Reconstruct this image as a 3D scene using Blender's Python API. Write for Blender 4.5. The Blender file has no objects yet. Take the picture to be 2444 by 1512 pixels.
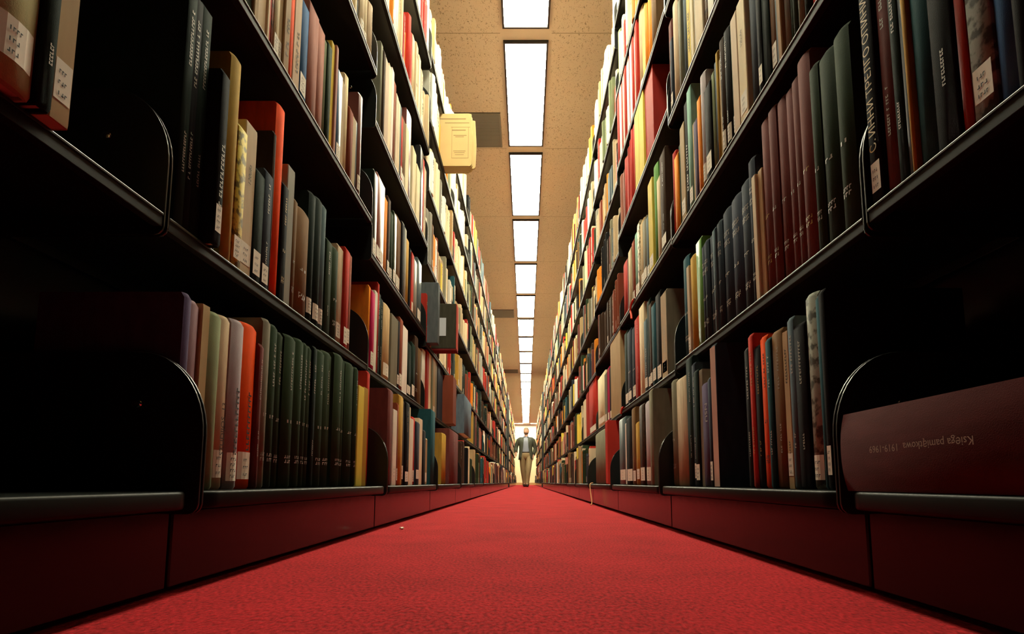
import bpy, bmesh, math, random
from mathutils import Vector, Matrix
R=random.Random(7)
sc=bpy.context.scene
col=sc.collection
PI=math.pi
# ---------------------------------------------------------------- measured place (metres)
HC=.134                                  # camera height
Y0,P=.68,.912                            # first bay seam, bay pitch
XK={'L':.437,'R':.421}                   # kick plate plane
XLIP={'L':.403,'R':.388}                 # base shelf front
XS={'L':.471,'R':.445}                   # upper shelf front
XB1={('L',0):.447,('L',1):.415,('R',1):.403,('R',2):.403,('L',2):.43,('L',-1):.44,('R',-1):.425,('R',0):.425}
XBU={'L':.478,'R':.450}
SH={('L',-1):[-.011,.347,.80,1.29,1.65,2.0],('L',0):[-.011,.347,.803,1.29,1.65,2.0],('L',1):[-.011,.342,.70,1.13,1.61,2.065],
('R',-1):[-.011,.352,.733,1.12,1.5,1.88],('R',0):[-.011,.347,.733,1.12,1.50,1.88],('R',1):[-.011,.333,.742,1.17,1.515,1.893,2.28],
('R',2):[-.011,.325,.74,1.10,1.46,1.82,2.18]}
SHG={'L':[-.011,.338,.66,1.06,1.43,1.79,2.14],'R':[-.011,.325,.70,1.07,1.44,1.80,2.16]}
CEIL=2.985
L_LAST=13; K2=[(14.6+i*P) for i in range(10)]
def shelves(s,k): return [z+HC for z in SH.get((s,k),SHG[s])]
def bay_y(k): return Y0+k*P if k<=L_LAST else K2[k-L_LAST-1]
BAYS=list(range(-1,L_LAST+1))+list(range(L_LAST+1,L_LAST+1+len(K2)))
COL={'dg':((.024,.040,.020),'dark green'),'bg':((.012,.022,.018),'blackish green'),'bk':((.011,.011,.012),'black'),'nv':((.032,.042,.058),'navy'),'bl':((.04,.11,.24),'blue'),
'sb':((.085,.12,.14),'slate blue'),'tl':((.02,.075,.09),'teal'),'gr':((.10,.24,.05),'green'),'br':((.15,.08,.035),'brown'),'db':((.05,.028,.018),'dark brown'),
'rb':((.22,.055,.03),'russet'),'rd':((.42,.035,.025),'red'),'or':((.80,.085,.015),'orange red'),'og':((.78,.26,.03),'orange'),'ye':((.72,.56,.09),'yellow'),
'go':((.42,.25,.045),'ochre'),'ta':((.44,.31,.16),'tan'),'be':((.54,.43,.28),'beige'),'cr':((.74,.63,.42),'cream'),'wh':((.82,.78,.68),'white'),
'gy':((.30,.30,.26),'grey'),'ol':((.21,.20,.14),'olive grey'),'mr':((.15,.050,.045),'maroon'),'pk':((.36,.15,.11),'dusty pink'),'pu':((.085,.065,.12),'purple'),
'ma':((.29,.18,.2),'mauve'),'lv':((.44,.37,.40),'lavender grey'),'mg':((.45,.02,.09),'magenta'),'sg':((.20,.23,.13),'sage green'),'kh':((.40,.40,.20),'khaki'),'mt':((.22,.40,.32),'mint green')}
ROWS=[
('L',-1,2,[(0.4198,0.0476,0.162,'kh','rLo25'),(0.4682,0.0147,0.203,'bg','to25'),(0.4834,0.024,0.211,'ta','pLo25')]),
('L',0,1,[(0.6895,0.0158,0.258,'pu','r'),(0.7053,0.0248,0.255,'ma','r'),(0.7301,0.0196,0.256,'ta','p'),(0.7497,0.0311,0.253,'sg','r'),(0.7808,0.0288,0.257,'be','rLA'),(0.8097,0.0357,0.26,'lv','rLT'),(0.8453,0.0479,0.266,'or','rLT'),(0.8933,0.0116,0.242,'mr','t'),(0.9049,0.0262,0.29,'ol','rs'),(0.9311,0.0353,0.289,'dg','rst'),(0.9664,0.0262,0.284,'dg','rst'),(0.9926,0.0474,0.287,'dg','rst'),(1.04,0.039,0.292,'dg','rst'),(1.079,0.0251,0.293,'dg','rst'),(1.1041,0.0264,0.293,'dg','rst'),(1.1305,0.0169,0.298,'bg','t'),(1.1474,0.0493,0.297,'dg','rst'),(1.1967,0.058,0.306,'dg','rst'),(1.2546,0.0562,0.314,'dg','rst'),(1.3108,0.0277,0.312,'dg','rs'),(1.3385,0.0634,0.312,'dg','rs'),(1.4019,0.0282,0.311,'dg','rst'),(1.4301,0.0512,0.268,'ye','p'),(1.4813,0.0427,0.272,'go','p'),(1.524,0.0235,0.326,'rd','')]),
('L',0,2,[(0.7021,0.0189,0.364,'bg','t'),(0.7209,0.0189,0.363,'bk','t'),(0.7398,0.0229,0.365,'bg','t'),(0.7627,0.019,0.276,'bk','LTo20'),(0.7817,0.007,0.261,'tl','t'),(0.7887,0.007,0.251,'tl','g'),(0.8174,0.0303,0.351,'go','r'),(0.8477,0.0271,0.248,'ye','Lk'),(0.8748,0.0389,0.273,'be','pLW'),(0.9137,0.0314,0.21,'bg','L'),(0.9451,0.0286,0.227,'nv','Lt'),(0.9738,0.0099,0.32,'db','r'),(0.9837,0.0345,0.388,'or','r'),(1.0182,0.0218,0.242,'bk','st'),(1.04,0.0335,0.293,'gy','p'),(1.0736,0.017,0.241,'br','s'),(1.0906,0.0646,0.235,'br','rs'),(1.1552,0.0352,0.302,'bg','rL'),(1.1904,0.0399,0.309,'bg','rL'),(1.2302,0.0316,0.312,'sb','rL'),(1.2618,0.0361,0.242,'dg','t'),(1.2979,0.0457,0.239,'dg','rs'),(1.3437,0.0392,0.264,'be','L'),(1.3829,0.033,0.273,'rd','L'),(1.416,0.0241,0.273,'rb','L')]),
('L',0,3,[(0.85,0.0201,0.146,'dg',''),(0.8701,0.0149,0.152,'ta','p'),(0.885,0.0304,0.177,'cr','p'),(0.9154,0.0081,0.176,'cr','p'),(0.9235,0.0141,0.176,'rd',''),(0.9376,0.0119,0.182,'rb','k'),(0.9495,0.0193,0.185,'be','L'),(0.9688,0.0181,0.187,'ta','pL'),(0.9869,0.0245,0.205,'ta','pT'),(1.0114,0.0217,0.221,'or',''),(1.0331,0.0331,0.233,'be','pT'),(1.0662,0.0351,0.235,'bl','L'),(1.1012,0.0519,0.265,'pk','R'),(1.1531,0.0459,0.266,'pk','R'),(1.199,0.0161,0.258,'sg',''),(1.2151,0.0249,0.263,'dg',''),(1.24,0.02,0.285,'ye','p'),(1.26,0.0147,0.29,'pk','p'),(1.2747,0.015,0.23,'db',''),(1.2897,0.0329,0.254,'bl','gL'),(1.3226,0.0289,0.248,'ta','p'),(1.3515,0.0253,0.29,'cr','r'),(1.3767,0.0294,0.212,'rb',''),(1.4061,0.0291,0.205,'ta','p'),(1.4352,0.0184,0.217,'sb','g'),(1.4536,0.0298,0.311,'mr','rgL')]),
('L',1,1,[(1.6259,0.0579,0.294,'mr',''),(1.6839,0.0523,0.238,'wh','pL'),(1.7361,0.0156,0.265,'rb','L'),(1.7517,0.0598,0.296,'go',''),(1.8115,0.0464,0.289,'db','L'),(1.8579,0.0617,0.288,'bk','tL'),(1.9197,0.0194,0.277,'cr','p'),(1.939,0.0608,0.24,'wh','p'),(1.9998,0.0428,0.252,'rd','L'),(2.0427,0.0603,0.24,'nv','L'),(2.103,0.0726,0.259,'cr','p'),(2.1755,0.0781,0.223,'bk',''),(2.2536,0.0555,0.195,'ta','pL'),(2.3878,0.1067,0.333,'tl','')]),
('L',1,2,[(1.6209,0.0133,0.262,'og',''),(1.6342,0.0365,0.253,'mg','L'),(1.6707,0.0333,0.263,'wh','p'),(1.704,0.0147,0.303,'rd',''),(1.7187,0.0352,0.28,'bg','t'),(1.7539,0.0313,0.271,'bg','t'),(1.7852,0.0892,0.265,'ta','rL'),(1.8802,0.099,0.254,'ol','p'),(1.9792,0.0331,0.264,'bk','L'),(2.0122,0.0481,0.283,'rb','L'),(2.0604,0.0957,0.268,'wh','p'),(2.156,0.0798,0.228,'bg','L'),(2.2358,0.0681,0.244,'bg','L'),(2.3039,0.063,0.291,'db','rs'),(2.3669,0.0763,0.257,'br','')]),
('L',1,3,[(1.6226,0.0426,0.283,'bg','gL'),(1.6652,0.0919,0.299,'rb','gL'),(1.7571,0.0497,0.276,'og',''),(1.8068,0.0347,0.296,'db','L'),(1.8414,0.0482,0.262,'dg','rL'),(1.8896,0.0442,0.284,'dg','gL'),(1.9339,0.0668,0.293,'br','L'),(2.0007,0.0422,0.301,'bk',''),(2.0429,0.0218,0.318,'wh',''),(2.0647,0.0373,0.313,'gy',''),(2.102,0.0705,0.288,'go','r'),(2.1725,0.0245,0.27,'bk',''),(2.197,0.0421,0.264,'rd','L'),(2.2391,0.0707,0.258,'gy','g'),(2.3098,0.0849,0.287,'sb','gL')]),
('L',1,4,[(1.6633,0.0206,0.328,'ol',''),(1.684,0.0211,0.314,'db',''),(1.7051,0.0494,0.306,'be','p'),(1.7545,0.0403,0.324,'cr','p'),(1.7948,0.0299,0.341,'wh','p'),(1.8247,0.0371,0.324,'rb',''),(1.8617,0.032,0.292,'cr','p'),(1.8937,0.0264,0.288,'cr','p'),(1.9201,0.0271,0.299,'sb',''),(1.9472,0.0278,0.271,'rd','L'),(1.9749,0.0505,0.286,'br','L'),(2.0254,0.0529,0.286,'cr','p'),(2.0783,0.0887,0.395,'mr','rg'),(2.1754,0.0696,0.292,'cr','p'),(2.2451,0.074,0.254,'cr','p'),(2.3191,0.0686,0.39,'bk','g'),(2.3877,0.0306,0.375,'rd',''),(2.4183,0.0527,0.35,'be','pT')]),
('L',2,1,[(2.7986,0.1465,0.265,'go','r'),(2.945,0.3656,0.302,'mr','to20')]),
('L',2,2,[(2.5135,0.0749,0.289,'wh','r'),(2.5884,0.0531,0.302,'rd',''),(2.6416,0.0655,0.302,'cr','T'),(2.7071,0.0393,0.302,'sg',''),(2.7464,0.0722,0.302,'ta','pL'),(2.8186,0.0657,0.302,'ol',''),(2.9071,0.0709,0.302,'nv','g'),(2.9903,0.1158,0.302,'nv','g'),(3.149,0.1477,0.286,'rb','o50'),(3.2967,0.007,0.302,'dg',''),(3.3093,0.0972,0.302,'bk','')]),
('L',3,2,[(3.7706,0.465,0.275,'sb','o50')]),
('L',4,2,[(4.8086,0.1059,0.292,'go',''),(4.9307,0.1393,0.274,'dg',''),(5.0888,0.1417,0.302,'mr','t')]),
('R',-1,2,[(0.4461,0.0175,0.207,'bk','r'),(0.4637,0.0224,0.236,'bl','r'),(0.4861,0.0276,0.266,'gy','mL'),(0.5137,0.0121,0.271,'rd','g'),(0.5259,0.0306,0.299,'bk','t'),(0.5565,0.0311,0.314,'tl','r'),(0.5876,0.007,0.297,'go',''),(0.5946,0.0116,0.295,'sb','g'),(0.6062,0.014,0.317,'bg','t'),(0.6202,0.0284,0.343,'mr','rt'),(0.6487,0.0218,0.348,'bk','LC')]),
('R',0,1,[(0.7522,0.013,0.286,'bk','L'),(0.7652,0.021,0.285,'tl','r'),(0.7862,0.0338,0.295,'gy','rLm'),(0.82,0.0318,0.259,'bk','t'),(0.8519,0.0182,0.277,'sb','t'),(0.8701,0.0197,0.258,'ta','pLt'),(0.8898,0.0355,0.269,'br','t'),(0.9253,0.0185,0.262,'tl','t'),(0.9438,0.0242,0.272,'or','st'),(0.968,0.0255,0.261,'bk','t'),(0.9935,0.0178,0.288,'rd','t'),(1.0113,0.0203,0.267,'bk','t'),(1.1935,0.034,0.321,'nv','V'),(1.2328,0.0193,0.252,'nv','L'),(1.2521,0.0526,0.247,'pu','N'),(1.3047,0.0248,0.285,'ol','p'),(1.3295,0.0324,0.29,'bg','L'),(1.3619,0.0237,0.315,'nv','Lt'),(1.3856,0.0499,0.338,'bg','t'),(1.4355,0.0947,0.299,'be',''),(1.5302,0.0523,0.304,'ol','sr')]),
('R',0,2,[(0.7016,0.0371,0.299,'dg','rs'),(0.7387,0.0398,0.297,'dg','rs'),(0.7785,0.0245,0.303,'dg','rs'),(0.803,0.0376,0.345,'mr','rs'),(0.8406,0.0229,0.331,'mr','rs'),(0.8635,0.027,0.33,'mr','rs'),(0.8905,0.0334,0.335,'mr','rs'),(0.9239,0.0291,0.339,'mr','rs'),(0.953,0.0345,0.339,'mr','rs'),(0.9875,0.0182,0.254,'ta','p'),(1.0057,0.0169,0.251,'cr','p'),(1.0226,0.0286,0.302,'nv','rsS'),(1.0513,0.048,0.276,'nv','rsS'),(1.0992,0.0543,0.271,'nv','rsS'),(1.1535,0.0503,0.269,'nv','rsS'),(1.2038,0.0322,0.261,'nv','rsS'),(1.236,0.0168,0.256,'sb','s'),(1.2528,0.0409,0.256,'nv','rsS'),(1.2937,0.0308,0.255,'nv','rsS'),(1.3245,0.029,0.257,'nv','rsS'),(1.3535,0.0424,0.289,'gr','g'),(1.3976,0.0485,0.264,'go','r'),(1.4483,0.0229,0.248,'be','pL'),(1.4712,0.0562,0.293,'tl','rs')]),
('R',0,3,[(0.7611,0.0204,0.17,'rd',''),(0.7816,0.0202,0.194,'bg','r'),(0.8018,0.0185,0.208,'ol','r'),(0.8203,0.0165,0.227,'dg','r'),(0.8367,0.02,0.243,'dg','r'),(0.8568,0.0179,0.255,'gy','r'),(0.8747,0.0139,0.254,'ta','p'),(0.8885,0.0159,0.255,'sb','p'),(0.9045,0.0215,0.261,'br','L'),(0.926,0.0278,0.273,'bg',''),(0.9538,0.0182,0.265,'bk','L'),(0.972,0.0424,0.276,'nv','r'),(1.0185,0.0399,0.271,'cr','pWL'),(1.0584,0.0313,0.266,'cr','p'),(1.0897,0.0307,0.288,'dg','rL'),(1.1204,0.0298,0.29,'bk','rtL'),(1.1502,0.0234,0.29,'db','rtL'),(1.1736,0.0107,0.251,'cr','p'),(1.1843,0.0109,0.282,'go','r'),(1.1951,0.0223,0.272,'sb','r'),(1.2175,0.0144,0.259,'sg',''),(1.2318,0.042,0.246,'bk','L'),(1.2738,0.0349,0.306,'lv','rL'),(1.3087,0.0232,0.264,'og',''),(1.3319,0.031,0.223,'pu',''),(1.3629,0.0178,0.226,'cr','p'),(1.3808,0.0333,0.351,'mt','L'),(1.414,0.0309,0.335,'bk','T'),(1.4449,0.0405,0.285,'ta','pL'),(1.4853,0.034,0.261,'dg',''),(1.5193,0.0355,0.242,'og',''),(1.5548,0.0277,0.271,'rd','r')]),
('R',0,4,[(1.192,0.0387,0.188,'wh','p'),(1.2307,0.0352,0.217,'br','k'),(1.2659,0.0568,0.269,'cr','p'),(1.3227,0.0201,0.267,'wh','p'),(1.3428,0.0242,0.268,'cr','p'),(1.3669,0.0287,0.286,'ye','pT'),(1.3956,0.0415,0.304,'sb','r'),(1.4371,0.0237,0.285,'ol',''),(1.4608,0.0203,0.295,'db','r'),(1.4812,0.0512,0.328,'be','r'),(1.5324,0.0224,0.238,'nv','L'),(1.5548,0.0277,0.32,'mr','L')]),
('R',1,1,[(1.7066,0.0453,0.307,'ol',''),(1.7519,0.0918,0.279,'lv','rL'),(1.8502,0.0813,0.282,'db','kL'),(1.9315,0.0583,0.228,'go','L'),(1.9898,0.0619,0.288,'br','L'),(2.0517,0.1271,0.263,'bk','L'),(2.1788,0.0273,0.249,'wh',''),(2.2061,0.1476,0.279,'sb','gL')]),
('R',1,2,[(1.6844,0.068,0.282,'ol','vTL'),(1.7744,0.0634,0.312,'bk','L'),(1.8379,0.0553,0.293,'tl','L'),(1.8932,0.0387,0.312,'db','L'),(1.9319,0.0472,0.338,'bg','L'),(1.9791,0.0495,0.279,'sb','TL'),(2.0286,0.0829,0.357,'cr',''),(2.1114,0.0984,0.339,'rd','t'),(2.2098,0.0707,0.319,'nv','Ls'),(2.2805,0.0851,0.327,'nv','Ls'),(2.3656,0.0706,0.342,'bg','L')]),
('R',1,3,[(1.6656,0.0645,0.347,'db','tL'),(1.7301,0.0457,0.291,'be',''),(1.7758,0.0605,0.366,'gr','r'),(1.8425,0.065,0.344,'ye','pL'),(1.9075,0.0411,0.242,'sb','L'),(1.9486,0.0576,0.255,'ol','L'),(2.0062,0.0609,0.276,'ta','L'),(2.0671,0.0481,0.296,'cr','k'),(2.1152,0.0763,0.282,'mt','rL'),(2.1915,0.0447,0.277,'rb','L'),(2.2362,0.056,0.26,'be',''),(2.2922,0.0588,0.249,'mr','r'),(2.3511,0.1158,0.263,'rd','r')]),
('R',1,4,[(1.8024,0.1282,0.319,'rd','p'),(1.9378,0.0829,0.325,'ye','p'),(2.0207,0.0813,0.325,'ye','p'),(2.1105,0.0434,0.319,'rd','r'),(2.1539,0.0359,0.323,'rd','r'),(2.1898,0.0371,0.3,'rd','r'),(2.2269,0.0383,0.289,'rd','r'),(2.2651,0.0496,0.279,'rd','r'),(2.3148,0.0517,0.299,'rd','r'),(2.3665,0.054,0.264,'rb',''),(2.4205,0.0449,0.275,'pk','r')]),
('R',1,5,[(1.7462,0.0608,0.25,'br','r'),(1.807,0.0451,0.262,'og','r'),(1.8521,0.0404,0.268,'og','r'),(1.8925,0.0566,0.3,'ye','p'),(1.9491,0.0755,0.357,'ta','rL'),(2.0245,0.0399,0.358,'rd',''),(2.0644,0.0415,0.358,'wh','p'),(2.1059,0.0343,0.358,'rd',''),(2.1402,0.0445,0.358,'wh','p'),(2.1847,0.0369,0.358,'rd',''),(2.2216,0.0479,0.358,'wh','p'),(2.2695,0.0398,0.358,'rd',''),(2.3093,0.0411,0.358,'cr','p'),(2.3504,0.0426,0.358,'rd',''),(2.393,0.0441,0.358,'wh','p'),(2.4371,0.0574,0.358,'rd','')]),
('R',2,1,[(2.6762,0.0697,0.315,'rd',''),(2.7602,0.4348,0.288,'ol','r')]),
('R',2,2,[(2.5231,0.2981,0.395,'ta','p'),(2.8212,0.0711,0.287,'bk','L'),(2.8923,0.0747,0.298,'mg','L'),(2.9669,0.0786,0.283,'ol','L'),(3.0455,0.301,0.311,'cr','L')]),
('R',3,2,[(3.4466,0.3894,0.355,'rd','L'),(3.836,0.2436,0.328,'rd','r'),(4.0796,0.1184,0.298,'cr','p')])]
# ---------------------------------------------------------------- materials
def mat(name):
    m=bpy.data.materials.new(name); m.use_nodes=True
    nt=m.node_tree; b=nt.nodes['Principled BSDF']
    return m,nt,b
def N(nt,t,**kw):
    n=nt.nodes.new(t)
    for k,v in kw.items(): setattr(n,k,v)
    return n
def simple(name,c,rough=.5,metal=0.,spec=.5,noise=0.,nscale=40.,bump=0.,bscale=200.):
    m,nt,b=mat(name)
    b.inputs['Base Color'].default_value=(*c,1); b.inputs['Roughness'].default_value=rough
    b.inputs['Metallic'].default_value=metal; b.inputs['Specular IOR Level'].default_value=spec
    if noise or bump:
        tc=N(nt,'ShaderNodeTexCoord')
    if noise:
        n=N(nt,'ShaderNodeTexNoise'); n.inputs['Scale'].default_value=nscale; n.inputs['Detail'].default_value=4
        nt.links.new(tc.outputs['Object'],n.inputs['Vector'])
        r=N(nt,'ShaderNodeMapRange'); r.inputs[3].default_value=1-noise; r.inputs[4].default_value=1+noise
        nt.links.new(n.outputs['Fac'],r.inputs[0])
        mx=N(nt,'ShaderNodeMix',data_type='RGBA',blend_type='MULTIPLY'); mx.inputs[0].default_value=1
        mx.inputs[6].default_value=(*c,1); nt.links.new(r.outputs[0],mx.inputs[7]); nt.links.new(mx.outputs[2],b.inputs['Base Color'])
    if bump:
        n2=N(nt,'ShaderNodeTexNoise'); n2.inputs['Scale'].default_value=bscale
        nt.links.new(tc.outputs['Object'],n2.inputs['Vector'])
        bp=N(nt,'ShaderNodeBump'); bp.inputs['Strength'].default_value=bump; bp.inputs['Distance'].default_value=.002
        nt.links.new(n2.outputs['Fac'],bp.inputs['Height']); nt.links.new(bp.outputs[0],b.inputs['Normal'])
    return m
def tinted(name,rough,noise,nscale,bump,stuff=False,mottle=0.,spec=.4):
    """book covering whose colour is the object's own colour (or the mesh's colour for the far rows)"""
    m,nt,b=mat(name)
    b.inputs['Roughness'].default_value=rough; b.inputs['Specular IOR Level'].default_value=spec
    tc=N(nt,'ShaderNodeTexCoord')
    if stuff:
        src=N(nt,'ShaderNodeAttribute'); src.attribute_name='Col'; co=src.outputs['Color']
    else:
        src=N(nt,'ShaderNodeObjectInfo'); co=src.outputs['Color']
    mp=N(nt,'ShaderNodeMapping'); mp.inputs['Scale'].default_value=(1,1,.25)
    nt.links.new(tc.outputs['Object'],mp.inputs[0])
    n=N(nt,'ShaderNodeTexNoise'); n.inputs['Scale'].default_value=nscale; n.inputs['Detail'].default_value=5
    nt.links.new(mp.outputs[0],n.inputs['Vector'])
    r=N(nt,'ShaderNodeMapRange'); r.inputs[1].default_value=.3; r.inputs[2].default_value=.7; r.inputs[3].default_value=1-noise; r.inputs[4].default_value=1+noise
    nt.links.new(n.outputs['Fac'],r.inputs[0])
    mx=N(nt,'ShaderNodeMix',data_type='RGBA',blend_type='MULTIPLY'); mx.inputs[0].default_value=1
    nt.links.new(co,mx.inputs[6]); nt.links.new(r.outputs[0],mx.inputs[7]); out=mx.outputs[2]
    if mottle:
        v=N(nt,'ShaderNodeTexNoise'); v.inputs['Scale'].default_value=60; v.inputs['Detail'].default_value=8
        nt.links.new(tc.outputs['Object'],v.inputs['Vector'])
        rr=N(nt,'ShaderNodeMapRange'); rr.inputs[1].default_value=.48; rr.inputs[2].default_value=.58; rr.inputs[4].default_value=mottle
        nt.links.new(v.outputs['Fac'],rr.inputs[0])
        m2=N(nt,'ShaderNodeMix',data_type='RGBA'); m2.inputs[7].default_value=(.02,.016,.012,1)
        nt.links.new(rr.outputs[0],m2.inputs[0]); nt.links.new(out,m2.inputs[6]); out=m2.outputs[2]
    nt.links.new(out,b.inputs['Base Color'])
    if bump:
        w=N(nt,'ShaderNodeTexNoise'); w.inputs['Scale'].default_value=900
        nt.links.new(tc.outputs['Object'],w.inputs['Vector'])
        bp=N(nt,'ShaderNodeBump'); bp.inputs['Strength'].default_value=bump; bp.inputs['Distance'].default_value=.0006
        nt.links.new(w.outputs['Fac'],bp.inputs['Height']); nt.links.new(bp.outputs[0],b.inputs['Normal'])
    return m
M={}
M['cloth']=tinted('book_cloth',.75,.16,60,.35,spec=.03)
M['jacket']=tinted('glossy_jacket',.36,.08,25,0,spec=.14)
M['card']=tinted('paper_cover',.65,.10,40,.1,spec=.05)
M['mottled']=tinted('mottled_board',.5,.15,60,.2,mottle=.8,spec=.04)
M['row_cloth']=tinted('row_book_cloth',.65,.15,18,0,stuff=True,spec=.04)
M['label']=simple('label_paper',(.72,.66,.54),.7,noise=.08)
M['ink']=simple('label_ink',(.02,.02,.02),.8)
M['silver']=simple('pale_imprint',(.38,.36,.30),.5)
M['gold']=simple('gold_imprint',(.36,.21,.04),.4)
M['steel']=simple('black_enamel_steel',(.010,.011,.010),.30,spec=.5,noise=.3,nscale=14)
M['kick']=simple('black_gloss_kick',(.006,.005,.005),.16,spec=.24,noise=.3,nscale=8,bump=.10,bscale=25)
M['dull']=simple('black_shelf_lip',(.010,.010,.009),.6,spec=.14,noise=.3,nscale=14)
M['lip']=simple('base_shelf_enamel',(.006,.007,.006),.38,spec=.07,noise=.3,nscale=14)
M['edge']=simple('highlight_edge_bead',(.014,.014,.012),.32,spec=.38,noise=.5,nscale=30)
M['rivet']=simple('bright_rivet',(.7,.7,.68),.15,metal=1.)
def pages():
    m,nt,b=mat('page_edges')
    tc=N(nt,'ShaderNodeTexCoord'); w=N(nt,'ShaderNodeTexWave',bands_direction='Y'); w.inputs['Scale'].default_value=900; w.inputs['Distortion'].default_value=2
    nt.links.new(tc.outputs['Object'],w.inputs['Vector'])
    r=N(nt,'ShaderNodeMix',data_type='RGBA'); r.inputs[6].default_value=(.42,.33,.2,1); r.inputs[7].default_value=(.66,.56,.38,1)
    nt.links.new(w.outputs['Fac'],r.inputs[0]); nt.links.new(r.outputs[2],b.inputs['Base Color']); b.inputs['Roughness'].default_value=.85
    return m
M['pages']=pages()
def carpet():
    m,nt,b=mat('red_loop_carpet')
    tc=N(nt,'ShaderNodeTexCoord')
    n=N(nt,'ShaderNodeTexNoise'); n.inputs['Scale'].default_value=230; n.inputs['Detail'].default_value=3
    n2=N(nt,'ShaderNodeTexNoise'); n2.inputs['Scale'].default_value=6; n2.inputs['Detail'].default_value=4
    mp=N(nt,'ShaderNodeMapping'); mp.inputs['Scale'].default_value=(1,.55,1)
    nt.links.new(tc.outputs['Object'],mp.inputs[0]); nt.links.new(mp.outputs[0],n.inputs['Vector']); nt.links.new(tc.outputs['Object'],n2.inputs['Vector'])
    ad=N(nt,'ShaderNodeMath',operation='MULTIPLY_ADD'); ad.inputs[1].default_value=.35
    nt.links.new(n2.outputs['Fac'],ad.inputs[0]); nt.links.new(n.outputs['Fac'],ad.inputs[2])
    cr=N(nt,'ShaderNodeValToRGB'); e=cr.color_ramp.elements
    e[0].position=.42; e[0].color=(.13,.004,.005,1); e[1].position=.92; e[1].color=(.44,.013,.018,1)
    nt.links.new(ad.outputs[0],cr.inputs[0]); nt.links.new(cr.outputs[0],b.inputs['Base Color'])
    b.inputs['Roughness'].default_value=.95; b.inputs['Specular IOR Level'].default_value=.1
    bp=N(nt,'ShaderNodeBump'); bp.inputs['Strength'].default_value=.8; bp.inputs['Distance'].default_value=.004
    nt.links.new(n.outputs['Fac'],bp.inputs['Height']); nt.links.new(bp.outputs[0],b.inputs['Normal'])
    return m
M['carpet']=carpet()
def tile():
    m,nt,b=mat('fissured_ceiling_tile')
    tc=N(nt,'ShaderNodeTexCoord')
    n=N(nt,'ShaderNodeTexNoise'); n.inputs['Scale'].default_value=85; n.inputs['Detail'].default_value=2; n.inputs['Distortion'].default_value=1.2
    mp=N(nt,'ShaderNodeMapping'); mp.inputs['Scale'].default_value=(1.2,.7,1)
    nt.links.new(tc.outputs['Object'],mp.inputs[0]); nt.links.new(mp.outputs[0],n.inputs['Vector'])
    r=N(nt,'ShaderNodeMapRange'); r.inputs[1].default_value=.59; r.inputs[2].default_value=.67
    nt.links.new(n.outputs['Fac'],r.inputs[0])
    mx=N(nt,'ShaderNodeMix',data_type='RGBA'); mx.inputs[6].default_value=(.58,.47,.37,1); mx.inputs[7].default_value=(.26,.20,.14,1)
    nt.links.new(r.outputs[0],mx.inputs[0])
    # tile joints every 1.21 m along the aisle
    sp=N(nt,'ShaderNodeSeparateXYZ'); nt.links.new(tc.outputs['Object'],sp.inputs[0])
    a=N(nt,'ShaderNodeMath',operation='ADD'); a.inputs[1].default_value=1.21*20-3.19; nt.links.new(sp.outputs[1],a.inputs[0])
    md=N(nt,'ShaderNodeMath',operation='MODULO'); md.inputs[1].default_value=1.21; nt.links.new(a.outputs[0],md.inputs[0])
    lt=N(nt,'ShaderNodeMath',operation='LESS_THAN'); lt.inputs[1].default_value=.006; nt.links.new(md.outputs[0],lt.inputs[0])
    m2=N(nt,'ShaderNodeMix',data_type='RGBA'); m2.inputs[7].default_value=(.30,.24,.16,1)
    nt.links.new(lt.outputs[0],m2.inputs[0]); nt.links.new(mx.outputs[2],m2.inputs[6])
    nt.links.new(m2.outputs[2],b.inputs['Base Color']); b.inputs['Roughness'].default_value=.9
    return m
M['tile']=tile()
M['strip']=simple('ceiling_strip_paint',(.58,.47,.37),.7)
M['lampframe']=simple('lamp_black_reveal',(.012,.012,.012),.4)
M['grille']=simple('grey_vent_metal',(.16,.15,.13),.5)
def emit():
    m,nt,b=mat('lit_diffuser')
    b.inputs['Base Color'].default_value=(.9,.9,.88,1)
    b.inputs['Emission Color'].default_value=(1,.955,.70,1); b.inputs['Emission Strength'].default_value=EMIT
    return m
EMIT=52.
M['lamp']=emit()
M['wallw']=simple('white_wall_paint',(.82,.80,.74),.6,noise=.03,nscale=3)
M['wallc']=simple('cream_wall_paint',(.80,.70,.42),.6,noise=.03,nscale=3)
M['wallt']=simple('tan_wall_rail',(.55,.38,.16),.5,noise=.1,nscale=12)
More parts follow.
